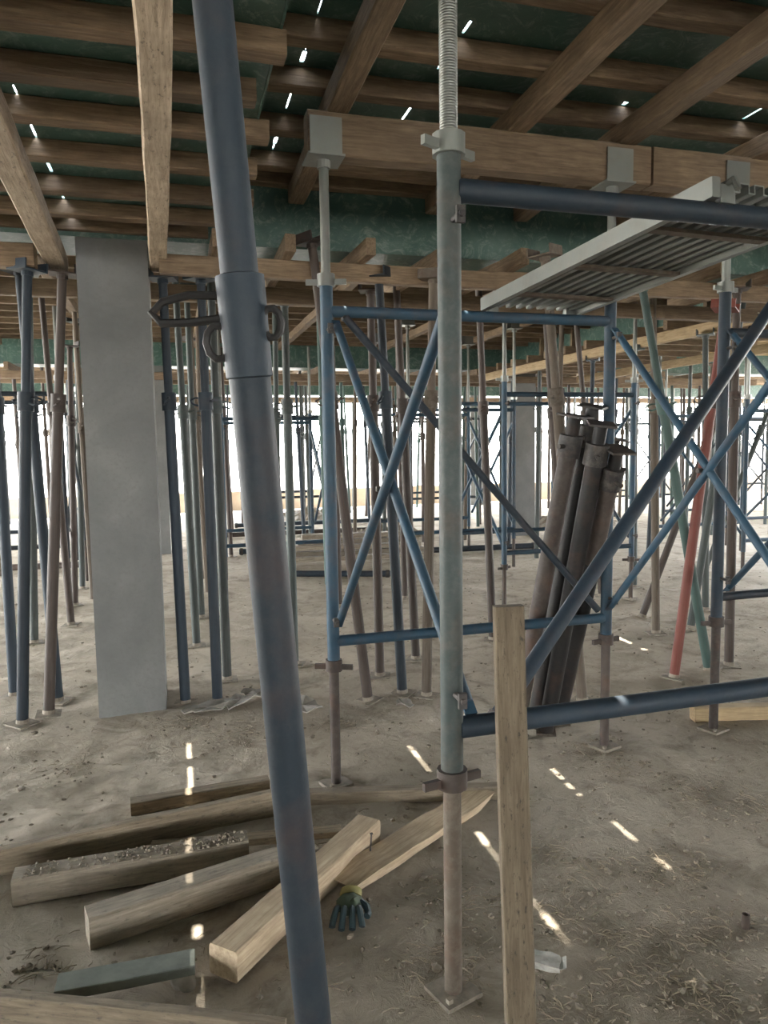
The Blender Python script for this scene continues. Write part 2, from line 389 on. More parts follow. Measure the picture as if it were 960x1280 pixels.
# support under drop beams: short bearers, then ledgers
def beam_support(y, near, zt=2.595, xs=None, g='', where=''):
    for x in xs:
        timber('timber_bearer', (x, y-.34, zt-.05), (x+rnd.uniform(-.05, .05), y+.80, zt-.05), .055, .09, 'joist', 'short brown bearer under the %s drop beam' % where, 'bearer', 'bearers under the %s drop beam' % where)
    for dy, nm in ((-.12, 'front'), (.60, 'rear')):
        for k, (a, b) in enumerate(((-.04, .30) if near and dy < 0 else (0, 0), (0, 0) if near and dy < 0 else (-2.35, .30 if near else 2.4), (.25 if near else 2.3, 3.55 if near else 6.9), (3.5 if near else 6.8, 4.4 if near else 9.6))):
            if b-a < .1: continue
            sec = ('just right of the column', 'beside the column', 'middle', 'right end')[k]
            timber('timber_ledger', (a, y+dy+.02*(k % 2), zt-.145), (b, y+dy+.02*(k % 2), zt-.145), .065, .10, 'joist', '%s brown ledger under the %s drop beam, %s' % (nm, where, sec), 'ledger', 'ledgers under the %s drop beam' % where)
beam_support(4.26, True, xs=[-1.6, -1.1, .25, .62, 1.05, 1.5, 1.95, 2.4, 2.85, 3.3, 3.75], where='near green')
beam_support(10.68, False, xs=[-2.0+.8*i for i in range(14) if not (-.7 < -2+.8*i < .1 or 4.9 < -2+.8*i < 5.8)], where='second green')
for y in (16.4, 17.0):
    timber('timber_ledger', (-5, y, 2.5), (16, y, 2.5), .08, .10, 'joist', '%s brown ledger at the far edge of the slab' % ('near' if y < 16.7 else 'outer'), 'ledger')
# far bays
for i in range(14):
    y = 5.12 + .415*i
    timber('timber_joist', (-4.6, y, 2.95), (5.08, y+rnd.uniform(-.03, .03), 2.95), .055, .10, 'joist', 'brown crosswise joist in the second bay, %s behind the near drop beam' % ORD[i], 'joist', 'joists under the second bay')
    timber('timber_joist', (5.6, y, 2.95), (12.5, y+rnd.uniform(-.03, .03), 2.95), .055, .10, 'pale', 'pale crosswise joist in the right bay, %s behind the near drop beam' % ORD[i], 'joist', 'joists under the right bay')
for i in range(13):
    y = 11.4 + .41*i
    timber('timber_joist', (-5.5, y, 2.95), (16, y+rnd.uniform(-.03, .03), 2.95), .055, .10, 'joist', 'brown crosswise joist in the last bay, %s behind the second drop beam' % ORD[i], 'joist', 'joists under the last bay')
for i, x in enumerate((-3.3, -2.1, -.9, .3, 1.5, 2.95, 3.9)):
    timber('timber_stringer', (x, 5.0, 2.86), (x+rnd.uniform(-.05, .05), 10.5, 2.86), .08, .08, 'joist', 'lengthwise stringer in the second bay, %s from the left' % ORD[i], 'stringer', 'stringers under the second bay')
for i, x in enumerate((-3.3, -1.9, -.5, .9, 2.3, 3.7, 5.1, 6.5, 7.9, 9.3, 10.7, 12.1)):
    timber('timber_stringer', (x, 11.2, 2.86), (x+rnd.uniform(-.05, .05), 16.4, 2.86), .08, .08, 'joist', 'lengthwise stringer in the last bay, %s from the left' % ORD[i], 'stringer', 'stringers under the last bay')
# right lengthwise drop beam: side ledgers in pale wood, warm sunlight put into its colour
for i in range(12):
    y = 5.0+.46*i
    timber('timber_bearer', (4.36, y, 2.545), (6.2, y+rnd.uniform(-.03, .03), 2.545), .06, .09, 'joist', 'short bearer under the right lengthwise drop beam, %s back' % ORD[i], 'bearer', 'bearers under the right drop beam')
timber('timber_ledger', (4.46, 4.95, 2.45), (4.46, 10.4, 2.45), .06, .10, 'pale', 'pale yellow ledger along the near side of the right lengthwise drop beam', 'ledger', 'pale ledgers under the right drop beam')
timber('timber_ledger', (5.06, 4.95, 2.66), (5.06, 10.4, 2.66), .05, .08, 'pale', 'pale yellow strip nailed along the green face of the right drop beam', 'ledger', 'pale ledgers under the right drop beam')
timber('timber_ledger', (6.1, 4.95, 2.45), (6.1, 10.4, 2.45), .06, .10, 'pale', 'pale yellow ledger along the far side of the right lengthwise drop beam', 'ledger', 'pale ledgers under the right drop beam')
for i in range(6):
    timber('timber_stud', (5.075, 5.4+.85*i, 2.70), (5.075, 5.4+.85*i, 2.995), .05, .06, 'joist', 'brown upright stud against the green face of the right drop beam, %s back' % ORD[i], 'stud', 'studs on the right drop beam', up=(1, 0, 0))
for i, x in enumerate((6.6, 7.8, 9.0, 10.2)):
    timber('timber_stringer', (x, 4.9, 2.86), (x, 10.5, 2.86), .08, .08, 'pale', 'pale stringer in the right bay, %s beyond the lengthwise drop beam' % ORD[i], 'stringer', 'stringers under the right bay')

# ================================================================== SCAFFOLD FRAMES
def part_tube(name, a, b, r, mat, parent, seg=14):
    a, b = Vector(a), Vector(b)
    bm = bmesh.new(); L = (b-a).length; tube(bm, (0, 0, 0), (0, 0, L), r, seg)
    o = bm_to(name, bm, mat, parent, True); o.rotation_mode = 'QUATERNION'
    o.location = a - parent.location; o.rotation_quaternion = (b-a).to_track_quat('Z', 'Y'); return o
def wing_nut(bm, r, z0=0):
    lathe(bm, [(r, -.03), (r*1.35, -.03), (r*1.35, .02), (r, .02)], 12)
    for s in (-1, 1): box(bm, (s*(r*1.35+.022), 0, -.012), (.05, .014, .022))
def b_uhead(bm):
    box(bm, (0, 0, .004), (.15, .15, .008))
    for s in (-1, 1): box(bm, (0, s*.062, .075), (.13, .006, .15))
    tube(bm, (0, 0, -.03), (0, 0, 0), .028, 12)
def frame(name, p, q, label, mat='blue', zb=.55, zt=2.17, bars=(.65, 2.05), rl=.025, rb=.022, head=2.65, tops=('galv', 'galv'), thread=(False, False), group=None, low='brown', barmats=None, zfoot=0.0, hide_head=False, far=False):
    p, q = Vector(p), Vector(q); o = empty(name, ((p+q)/2).to_tuple()); o.location.z = 0
    tag(o, label, 'scaffold frame', group)
    seg = 8 if far else 14
    for i, b in enumerate((p, q)):
        part_tube('leg', (b.x, b.y, zb), (b.x, b.y, zt), rl, mat, o, seg)
        d = (b - o.location)
        # base jack
        j = part_tube('base_jack', (b.x, b.y, .01), (b.x, b.y, zb+.02), rl*.8, low, o, seg)
        if not far:
            bm = bmesh.new(); wing_nut(bm, rl); n = bm_to('wing_nut', bm, 'brown', j, True); n.location = (0, 0, zb-.01); n.rotation_euler = (0, 0, rnd.uniform(-.6, .6))
            bm = bmesh.new(); box(bm, (0, 0, 0), (.115, .11, .012)); box(bm, (.04, .035, .012), (.014, .014, .012)); n = bm_to('base_plate', bm, 'plate', j); n.rotation_euler = (.02, 0, .3)
        if thread[i]:
            bm = bmesh.new(); lathe(bm, thread_profile(rl*.76, 0, head-zt, .0065, .0013), 18); t = bm_to('top_jack', bm, tops[i], o, True); t.location = (d.x, d.y, zt)
        else:
            t = part_tube('top_jack', (b.x, b.y, zt), (b.x, b.y, head-.02), rl*.72, tops[i], o, seg)
        bm = bmesh.new()
        if far: lathe(bm, [(rl, -.02), (rl*1.5, -.02), (rl*1.5, .03), (rl, .03)], 8)
        else: wing_nut(bm, rl*1.02)
        n = bm_to('wing_nut', bm, tops[i], t, True); n.location = (0, 0, .01); n.rotation_euler = (0, 0, rnd.uniform(-.5, .5))
        if not hide_head:
            h = link('head_plate', shared('u_head', tops[i], b_uhead, False), o); h.location = (d.x, d.y, head)
    for z in bars:
        a = p.copy(); b = q.copy(); a.z = b.z = z; u = (b-a).normalized()*rl*.6
        part_tube('crossbar', a+u, b-u, rb, mat if barmats is None else barmats, o, seg)
    if not far:
        for b in (p, q):   # brace pins on the legs
            for z in (bars[0]+.1, bars[1]-.08):
                bm = bmesh.new(); tube(bm, (0, 0, 0), (0, -.07, 0), .008, 8); box(bm, (0, -.055, 0), (.022, .012, .04))
                n = bm_to('brace_pin', bm, 'bolt', o); n.location = (b.x-o.location.x, b.y-o.location.y-rl*.7, z)
    return o
F1L, F1R = Vector((.675, 1.77, 0)), Vector((2.02, 1.79, 0))
F2L, F2R = Vector((.63, 3.08, 0)), Vector((1.97, 3.08, 0))
F3L, F3R = Vector((2.62, 3.10, 0)), Vector((3.96, 3.12, 0))
frame('frame_scaffold', F1L, F1R, 'nearest scaffold frame, grey-green with threaded top jack and low bar under the standing plank', 'grey', zb=.62, zt=2.22, bars=(.75, 2.12), rl=.030, rb=.029, head=2.80, thread=(True, True), low='dusty', tops=('galv', 'galv'), barmats='slate')
frame('frame_scaffold', F2L, F2R, 'blue scaffold frame with square head plates behind the nearest one', 'blue', head=2.65, rl=.027, rb=.024)
frame('frame_scaffold', F3L, F3R, 'dark slate scaffold frame at right beyond the steel deck', 'slate', zb=.58, zt=2.23, bars=(.70, 2.02), head=2.655, rl=.028)
def brace_tube(name, a, b, r, mat, parent):
    o = part_tube(name, a, b, r, mat, parent, 10); L = (Vector(b)-Vector(a)).length
    return o
def flat_end(bm, z): box(bm, (0, 0, z), (.034, .008, .07))
def cross_brace(a1, b1, a2, b2, mat, label, r=.0135, group=None, far=False, fat=None):
    a1, b1, a2, b2 = (Vector(v) for v in (a1, b1, a2, b2)); c = (a1+b1+a2+b2)/4
    o = empty('cross_brace', c); tag(o, label, 'brace', group)
    for a, b in ((a1, b1), (a2, b2)):
        t = part_tube('brace_tube', a, b, r, mat, o, 6 if far else 10)
        if not far:
            L = (b-a).length
            for z in (0, L):
                bm = bmesh.new(); flat_end(bm, z); n = bm_to('flattened_end', bm, mat, t)
    if not far:
        bm = bmesh.new(); tube(bm, (-.03, 0, 0), (.03, 0, 0), .01, 8); bm_to('pivot_bolt', bm, 'bolt', o)
    return o
cross_brace((.665, 3.04, 1.985), (.735, 1.81, .80), (.650, 3.04, .74), (.690, 1.81, 1.86), 'blue', 'blue cross brace between the left legs of the two nearest frames', r=.017)
cross_brace((1.975, 3.03, 1.99), (1.99, 1.84, .82), (1.965, 3.03, .72), (1.99, 1.84, 1.98), 'blue', 'blue cross brace right of the leaning bundle with its middle bolt above it', r=.016)
cross_brace((2.63, 3.05, 2.0), (2.65, 1.85, .82), (2.65, 3.05, .76), (2.66, 1.85, 1.98), 'blue', 'blue cross brace running out of the right edge from the slate frame', r=.016)
bt = empty('brace_bar', (1.3, 3.04, 1.35)); tag(bt, 'single dark blue brace slanting behind the threaded post down to the leaning bundle', 'brace')
part_tube('brace_tube', (.70, 3.04, 2.02), (1.90, 3.04, .70), .017, 'slate', bt, 12)
bm = bmesh.new(); tube(bm, (0, 0, 0), (0, .04, 0), .01, 8); n = bm_to('hook', bm, 'bolt', bt); n.location = (-.6, 0, .67)
# loose dark tube leaning across the near bar
a = onz(645, 856, .80); a = onY(640, 868, 1.93); b = onY(985, 352, 2.62)
lt = empty('scaffold_tube', a); tag(lt, 'thick dark tube leaning up to the right across the cross brace', 'tube')
d = (b-a).normalized(); e0 = a - d*((a.z-.03)/d.z)
part_tube('tube_body', a - d*.12, b + d*.2, .024, 'slate', lt, 14)
bm = bmesh.new(); lathe(bm, [(.024, -.02), (.030, -.02), (.030, .02), (.024, .02)], 12); n = bm_to('end_ring', bm, 'bolt', lt, True); n.rotation_mode = 'QUATERNION'; n.rotation_quaternion = d.to_track_quat('Z', 'Y'); n.location = d*-.10

# steel walkway deck lying on the upper bars
dk = empty('steel_deck', (1.63, 2.44, 2.118)); dk.rotation_euler = (math.atan2(-.07, 1.31), 0, .07); tag(dk, 'ribbed galvanised steel walkway deck lying across the upper bars of the two blue frames', 'deck')
bm = bmesh.new(); W, L = .48, 1.36
n = 8
for i in range(n):
    x = -W/2+.03+(W-.06)*(i+.5)/n; w = (W-.06)/n
    box(bm, (x-w*.20, 0, .042), (w*.58, L, .004)); box(bm, (x+w*.30, 0, .018), (w*.36, L, .004))
    box(bm, (x+w*.10, 0, .03), (.004, L, .026)); box(bm, (x+w*.49, 0, .03), (.004, L, .026))
bm_to('ribbed_panel', bm, 'galv', dk)
for s in (-1, 1):
    bm = bmesh.new(); box(bm, (s*W/2, 0, .025), (.028, L, .055)); bmesh.ops.bevel(bm, geom=list(bm.edges), offset=.004, segments=1); bm_to('side_rail', bm, 'galv', dk)
for y in (-.40, 0, .40):
    bm = bmesh.new(); box(bm, (0, y, .003), (W-.03, .035, .012)); bm_to('cross_stiffener', bm, 'dusty', dk)
for sx in (-1, 1):
    for sy in (-1, 1):
        bm = bmesh.new(); box(bm, (sx*(W/2-.04), sy*L/2-sy*.01, .01), (.05, .02, .05)); pipe(bm, [(sx*(W/2-.04), sy*(L/2-.03), .035), (sx*(W/2-.04), sy*(L/2+.02), .042), (sx*(W/2-.04), sy*(L/2+.035), .01)], .009, 6); bm_to('hook', bm, 'galv', dk)
d2 = empty('steel_deck', (1.95, 1.90, 2.155)); d2.rotation_euler = (0, 0, -.03); tag(d2, 'grey steel deck end lying crosswise on the near bar at the right edge', 'deck')
bm = bmesh.new(); box(bm, (.02, 0, .025), (.80, .14, .05)); bmesh.ops.bevel(bm, geom=list(bm.edges), offset=.006, segments=1); bm_to('panel', bm, 'galv', d2)
bm = bmesh.new(); box(bm, (-.39, 0, .03), (.03, .13, .06)); bm_to('end_cap', bm, 'dusty', d2)

# ================================================================== NEAR PROPS
# the big leaning pole
A = depth(310, 450, .97); B = depth(388, 1240, 1.13); d = (A-B).normalized()
foot = B - d*(B.z/d.z); top = foot + d*(2.60/d.z)
ck = (depth(306, 345, .955)-foot).length
o = empty('steel_prop', foot); o.rotation_mode = 'QUATERNION'; tag(o, 'big dark blue pole leaning across the left of the view, closest to the camera', 'prop')
z = d; x = (CR - z*CR.dot(z)).normalized(); y = z.cross(x); o.rotation_quaternion = Matrix((x, y, z)).transposed().to_quaternion()
LL = (top-foot).length
part = lambda nm, bm, mat, sm=True: bm_to(nm, bm, mat, o, sm)
bm = bmesh.new(); tube(bm, (0, 0, 0), (0, 0, ck-.06), .0275, 24); part('outer_tube', bm, 'slate')
bm = bmesh.new(); tube(bm, (0, 0, ck), (0, 0, LL-.01), .0245, 24); part('inner_tube', bm, 'slate')
bm = bmesh.new(); lathe(bm, [(.0275, -.13), (.0305, -.128), (.0315, -.03), (.0315, 0), (.0255, .002)], 24); c = part('adjusting_collar', bm, 'slate'); c.location = (0, 0, ck)
bm = bmesh.new(); pipe(bm, [(-.028, .006, -.040), (-.07, .008, -.036), (-.105, .008, -.042), (-.120, .004, -.056), (-.108, 0, -.070), (-.07, -.004, -.072), (-.028, -.006, -.070)], .0055, 8)
h = bm_to('loop_handle', bm, 'black', c, True); h.location = (0, 0, .018)
bm = bmesh.new(); pipe(bm, [(-.034+.016*math.cos(t*PI/5), -.01, -.082+.022*math.sin(t*PI/5)) for t in range(10)], .005, 8, True); bm_to('pin_ring', bm, 'black', c, True)
bm = bmesh.new(); pipe(bm, [(.036+.013*math.cos(t*PI/5), -.006, -.062+.019*math.sin(t*PI/5)) for t in range(10)], .005, 8, True); bm_to('pin_ring', bm, 'black', c, True)
bm = bmesh.new(); b_plate(bm); part('base_plate', bm, 'dusty', False)
bm = bmesh.new(); b_head(bm); hp = part('head_plate', bm, 'slate', False); hp.location = (0, 0, LL)

ZL = 2.435
G = None
pprop(28, 905, 34, 335, ZL, 'slate', 'slate prop with the head plate under the dark block at far left', r=.031)
pprop(61, 893, 78, 336, 2.45, 'brown', 'brown prop under the slanting pale ledger just left of the column')
pprop(73, 877, 44, 560, 2.5, 'slate', 'slate prop crossing behind the two dark props left of the column')
pprop(18, 870, 2, 600, 2.6, 'slate', 'slate prop cut by the left edge of the view, tilted left')
pprop(43, 804, 40, 600, 2.8, 'grey', 'thin grey prop seen between the two leftmost dark props')
pprop(94, 757, 88, 480, 2.45, 'brown', 'rusty prop standing further back, next left of the column')
pprop(103, 736, 97, 480, 2.8, 'grey', 'grey prop half hidden by the left edge of the column')
pprop(232, 880, 203, 345, ZL, 'slate', 'slate prop right of the column that carries the overhead pale ledger')
pprop(246, 808, 226, 470, 2.8, 'grey', 'tilted grey prop just behind the slate prop right of the column')
pprop(272, 878, 255, 450, ZL, 'slate', 'slate prop between the column and the big leaning pole')
pprop(284, 850, 272, 560, 2.8, 'grey', 'grey prop close behind the slate prop left of the big leaning pole')
pprop(250, 707, 240, 500, 2.8, 'brown', 'brown prop far behind, between the column and the big leaning pole')
pprop(289, 696, 284, 600, 2.8, 'brown', 'thin brown prop far behind, beside the left edge of the big leaning pole')
pprop(368, 831, 355, 362, ZL, 'grey', 'grey-green prop standing between the big leaning pole and the blue frame leg')
pprop(349, 760, 344, 420, 2.8, 'grey', 'pale grey prop partly hidden behind the big leaning pole')
pprop(460, 876, 393, 330, 2.6, 'brown', 'brown prop tilted left behind the blue frame leg, foot on a round dirt patch')
pprop(475, 845, 466, 480, 2.45, 'brown', 'brown upright prop left of the crossing of the blue brace')
pprop(503, 867, 481, 480, 2.45, 'slate', 'dark prop seen through the middle of the blue cross brace')
pprop(533, 870, 538, 560, ZL, 'dusty', 'dusty prop next left of the threaded post')
pprop(520, 824, 506, 560, 2.8, 'brown', 'brown prop behind the dark one under the blue brace crossing')
pprop(506, 748, 499, 500, 2.8, 'brown', 'small rusty prop far behind the middle of the blue brace')
pprop(616, 800, 600, 405, 2.8, 'brown', 'brown prop just right of the threaded post with its foot behind the standing plank')
pprop(820, 792, 817, 440, 2.8, 'dusty', 'dusty upright prop right of the leaning bundle')
pprop(802, 772, 884, 555, 2.6, 'brown', 'brown prop leaning far to the right behind the red prop')
pprop(842, 848, 882, 560, 2.30, 'red', 'faded red prop leaning right beside the slate frame leg')
pprop(886, 838, 803, 360, 2.42, 'green', 'dull green prop tilted left, crossing behind the red prop')
pprop(863, 786, 897, 575, 2.6, 'grey', 'grey prop leaning right between the red prop and the slate leg')
pprop(911, 832, 917, 560, 2.45, 'brown', 'brown upright prop just right of the slate frame leg')
pprop(880, 715, 950, 540, 2.6, 'grey', 'grey prop leaning to the right edge behind the slate frame leg')
pprop(728, 877, 708, 640, 2.5, 'dusty', 'dusty prop whose foot shows right of the leaning bundle')
pprop(705, 760, 684, 430, 2.8, 'brown', 'brown prop behind the leaning bundle, seen above it at left')
pprop(752, 745, 722, 420, 2.8, 'brown', 'brown prop behind the blue frame leg, seen above the leaning bundle')

# leaning bundle of collapsed props
bundle = [((644, 842), (719, 520), 'brown'), ((668, 880), (741, 508), 'black'), ((682, 893), (752, 530), 'black'), ((697, 905), (772, 562), 'slate'), ((672, 905), (768, 548), 'black')]
labs = ['leftmost collapsed prop of the leaning bundle, rusty', 'tallest black collapsed prop of the leaning bundle', 'black collapsed prop in the middle of the leaning bundle', 'rightmost collapsed prop of the leaning bundle, red-brown towards the top', 'black collapsed prop at the back of the leaning bundle']
for i, ((fx, fy), (tx, ty), mt) in enumerate(bundle):
    f = onz(fx, fy) ; f.y = 3.32 + .10*(i % 2) if i < 4 else 3.5
    f = onY(fx, fy, f.y); f.z = .02
    t = onY(tx, ty, (3.03, 3.06, 2.94, 2.93, 3.22)[i]); d = (t-f).normalized(); L = (t-f).length
    o = empty('collapsed_prop', f); o.rotation_mode = 'QUATERNION'; o.rotation_quaternion = d.to_track_quat('Z', 'Y') @ Quaternion((0, 0, 1), .5*i)
    tag(o, labs[i], 'prop', 'collapsed props leaning together')
    R = .041
    bm = bmesh.new(); tube(bm, (0, 0, .0), (0, 0, L*.62), R, 16); bm_to('outer_tube', bm, 'black' if i in (3,) else mt, o, True)
    bm = bmesh.new(); tube(bm, (0, 0, L*.62), (0, 0, L-.12), R, 16); bm_to('upper_tube', bm, 'brown' if i in (0, 3) else mt, o, True)
    bm = bmesh.new(); lathe(bm, [(R, -.05), (R*1.3, -.05), (R*1.3, .05), (R, .05)], 14); pipe(bm, [(R, 0, .01), (R+.05, .02, .01), (R+.06, 0, -.02), (R, -.01, -.02)], .008, 6)
    tube(bm, (-R, 0, 0), (-R-.05, 0, 0), .011, 8); k = bm_to('adjusting_collar', bm, 'bolt', o, True); k.location = (0, 0, L-.14)
    bm = bmesh.new(); tube(bm, (0, 0, L-.12), (0, 0, L), R*.75, 14); bm_to('inner_tube', bm, 'black', o, True)
    bm = bmesh.new(); box(bm, (0, 0, L), (.13, .12, .010)); bm_to('head_plate', bm, 'bolt', o)
    bm = bmesh.new(); box(bm, (0, 0, .004), (.10, .10, .008)); bm_to('base_plate', bm, 'dusty', o)

# ================================================================== THE FOREST OF PROPS AND FRAMES FURTHER BACK
towers = [(2.79, 5.99, 1.3, 1.5, 'blue tower whose near leg rises over the standing plank'),
          (2.55, 8.0, 1.3, 1.4, 'tower in front of the right column'),
          (.50, 8.3, 1.25, 1.5, 'tower seen left of the blue frame leg'),
          (-2.3, 7.4, 1.3, 1.4, 'scaffold tower at far left behind the column'),
          (5.9, 6.6, 1.3, 1.5, 'scaffold tower at right behind the red prop'),
          (7.4, 8.6, 1.3, 1.4, 'scaffold tower at the far right of the second bay'),
          (4.0, 12.4, 1.3, 1.5, 'distant scaffold tower behind the right column'),
          (1.2, 12.8, 1.3, 1.5, 'distant scaffold tower in the middle of the last bay'),
          (-1.6, 12.6, 1.3, 1.5, 'distant scaffold tower at the left of the last bay'),
          (8.2, 12.6, 1.3, 1.5, 'distant scaffold tower at the right of the last bay'),
          (11.4, 12.2, 1.3, 1.5, 'distant scaffold tower at the far right of the last bay')]
for i, (x, y, w, dp, lab) in enumerate(towers):
    mt = 'blue' if i in (0, 1, 2, 4) else 'slate'
    zb = rnd.uniform(.25, .5)
    for k, yy in enumerate((y, y+dp)):
        frame('frame_scaffold', (x, yy, 0), (x+w, yy, 0), ('front' if k == 0 else 'rear') + ' frame of the ' + lab, mt, zb=zb, zt=zb+1.65, bars=(zb+.12, zb+1.52), head=2.80, rl=.025, far=i > 0, group='scaffold frames further back', hide_head=i > 1)
    for k, xx in enumerate((x, x+w)):
        cross_brace((xx, y+.04, zb+.2), (xx, y+dp-.04, zb+1.42), (xx+.03, y+.04, zb+1.42), (xx+.03, y+dp-.04, zb+.2), mt, ('left' if k == 0 else 'right') + ' cross brace of the ' + lab, r=.017, group='cross braces further back', far=True)
def blocked(x, y):
    for (cx, cy) in ((-.28, 4.47), (-.28, 10.9), (5.34, 10.9), (6.95, 16.6), (10.9, 10.9)):
        if abs(x-cx) < .45 and abs(y-cy) < .45: return True
    for (tx, ty, w, dp, _) in towers:
        if any(math.hypot(x-a, y-b) < .2 for a in (tx, tx+w) for b in (ty, ty+dp)): return True
        if tx-.15 < x < tx+w+.15 and ty-.15 < y < ty+dp+.15 and rnd.random() < .75: return True
    return False
mats = ['brown', 'slate', 'grey', 'brown', 'slate', 'dusty', 'grey', 'brown', 'green']
word = {'brown': 'rusty brown', 'slate': 'dark slate', 'grey': 'weathered grey', 'dusty': 'cement-dusted', 'red': 'faded red', 'green': 'dull green'}
def far_prop(x, y, zt, bay, lean=.05):
    t = math.degrees(math.atan2(x, y))
    if not -14.5 < t < 46: return
    if blocked(x, y): return
    mt = rnd.choice(mats)
    side = 'left' if t < 4 else 'middle' if t < 20 else 'right'
    prop((x, y, 0), (x+rnd.gauss(0, lean), y+rnd.gauss(0, lean), zt), mt, '%s prop among the many in the %s, %s part' % (word[mt], bay, side), '%s props in the %s, %s part' % (word[mt], bay, side), collar=rnd.uniform(1.5, 1.95), parts=y < 7.5)
for yy in (6.6, 7.6, 8.6, 9.6):
    for x in (-3.3, -2.1, -.9, .3, 1.5, 2.95, 3.9, 6.6, 7.8, 9.0, 10.2):
        far_prop(x+rnd.gauss(0, .12), yy+rnd.gauss(0, .15), 2.815, 'second bay')
for yy in (5.2, 6.3, 7.4, 8.5, 9.6):
    for x in (4.46, 6.1): far_prop(x+rnd.gauss(0, .02), yy+rnd.gauss(0, .1), 2.395, 'row under the right drop beam', .06)
for x in [-2.6+.62*i for i in range(22)]:
    far_prop(x+rnd.gauss(0, .06), 10.56, 2.395, 'row under the second drop beam', .03); far_prop(x+.25+rnd.gauss(0, .06), 11.28, 2.395, 'row under the second drop beam', .03)
for yy in (12.0, 13.0, 14.0, 15.0, 15.8):
    for x in (-3.3, -1.9, -.5, .9, 2.3, 3.7, 5.1, 6.5, 7.9, 9.3, 10.7, 12.1):
        far_prop(x+rnd.gauss(0, .15), yy+rnd.gauss(0, .2), 2.815, 'last bay')
for x in [-4+.8*i for i in range(24)]:
    far_prop(x+rnd.gauss(0, .1), 16.4, 2.445, 'far edge row', .04)
# horizontal clutter lying far back
def lying(a, b, r, mat, label):
    o = empty('steel_tube', a); tag(o, label, 'tube'); part_tube('tube_body', a, b, r, mat, o, 10)
    for p in (a, b):
        bm = bmesh.new(); lathe(bm, [(r, -.02), (r*1.25, -.02), (r*1.25, .02), (r, .02)], 10); n = bm_to('end_ring', bm, 'bolt', o, True); n.rotation_mode = 'QUATERNION'
        n.rotation_quaternion = (Vector(b)-Vector(a)).to_track_quat('Z', 'Y'); n.location = Vector(p)-Vector(a) + (Vector(b)-Vector(a)).normalized()*(.03 if p is a else -.03)
a = onz(352, 722); b = onz(488, 722); a.z = b.z = .045; lying(a, b, .035, 'slate', 'dark tube lying on the slab beyond the blue frame leg')
for i, (y, x0, x1, z) in enumerate(((10.2, .8, 3.1, .05), (12.2, .6, 3.4, .05), (9.4, 3.2, 4.8, .05), (9.9, -2.5, -.8, .05), (13.6, 1.0, 4.0, .05))):
    lying(Vector((x0, y, z)), Vector((x1, y-.12, z)), .04, ('slate', 'brown')[i % 2], ['dark steel tube lying flat behind the tower in the left gap', 'brown tube lying flat near the far edge of the slab', 'dark tube lying flat in front of the right column', 'brown tube lying flat behind the column at far left', 'dark tube lying flat in the last bay'][i])
for i in range(5):
    z0 = .06+.07*i
    timber('stacked_plank', (1.3+.05*i, 9.2, z0), (3.1-.04*i, 9.05, z0), .16, .055, 'darkold', '%s board from the bottom in the low stack beyond the blue brace' % ORD[i], 'board', 'low stack of boards behind the blue brace')

for nm, (hx, hy, hr, hh) in (('low heap of rubble beyond the blue brace crossing', (3.3, 11.55, .7, .2)), ('low heap of rubble by the far edge behind the threaded post', (2.6, 15.0, .8, .22)), ('low heap of rubble far back right of the leaning bundle', (6.9, 12.0, 1.0, .2))):
    bm = bmesh.new(); n = 26
    gg = [[bm.verts.new(((2*i/n-1)*hr, (2*j/n-1)*hr*.7, max(-.01, hh*(1-((2*i/n-1)**2+(2*j/n-1)**2))*(.7+.6*mn.noise(Vector((i*.45+hx, j*.45, 0)))) + .05*mn.noise(Vector((i*1.3, j*1.3+hy, 3)))))) for i in range(n+1)] for j in range(n+1)]
    for j in range(n):
        for i in range(n): bm.faces.new((gg[j][i], gg[j][i+1], gg[j+1][i+1], gg[j+1][i]))
    o = bm_to('rubble_heap', bm, 'clod'); o.location = (hx, hy, 0); tag(o, nm, 'rubble', kind='stuff')
# ================================================================== TIMBERS ON THE GROUND
def ground_timber(p, q, w, h, mat, label, lift=0.0, cat='board', **k):
    a = onz(*p); b = onz(*q); a.z = b.z = h/2 + lift
    return timber('timber_board' if cat == 'board' else 'timber_post', a, b, w, h, mat, label, cat, **k)
def wtimber(a, b, w, h, mat, label, cat='board', za=0, zb=0, name='timber_board', **k):
    return timber(name, (a[0], a[1], h/2+za), (b[0], b[1], h/2+zb), w, h, mat, label, cat, **k)
wtimber((-1.0, 2.70), (.33, 2.90), .035, .105, 'old', 'long board set on edge running in from the left edge of the ground', rough=.0012)
wtimber((-.23, 3.09), (.34, 3.13), .06, .055, 'old', 'short board lying behind the long edge-set board', za=.0)
wtimber((.30, 3.00), (1.28, 2.77), .055, .055, 'old', 'straight board lying across the ground behind the threaded post foot', rough=.0012)
wtimber((-.57, 2.585), (.20, 2.60), .085, .095, 'darkold', 'thick dirty timber below the long edge-set board, crumbs of soil on its top')
wtimber((-.31, 2.285), (.42, 2.475), .085, .10, 'darkold', 'rounded weathered timber pointing left in front of the dirty one', rough=.0022)
wtimber((-.14, 2.77), (.56, 2.665), .05, .03, 'old', 'thin board lying flat between the edge-set board and the dirty timber')
wtimber((.075, 1.995), (.655, 2.60), .10, .09, 'fresh', 'freshly sawn square timber pointing at the camera under the big leaning pole', za=.015, zb=.0, rough=.0012)
o = empty('splintered_board', (.82, 2.55, 0)); tag(o, 'flat board with a splintered end right of the sawn square timber', 'board')
t = timber('plank', (.50, 2.32, .03), (1.17, 2.765, .03), .125, .028, 'fresh', rough=.003, ragged=.035, seg=8); m = TM[t.name]; t.parent = o; t.matrix_basis = Matrix.Translation(-o.location) @ m
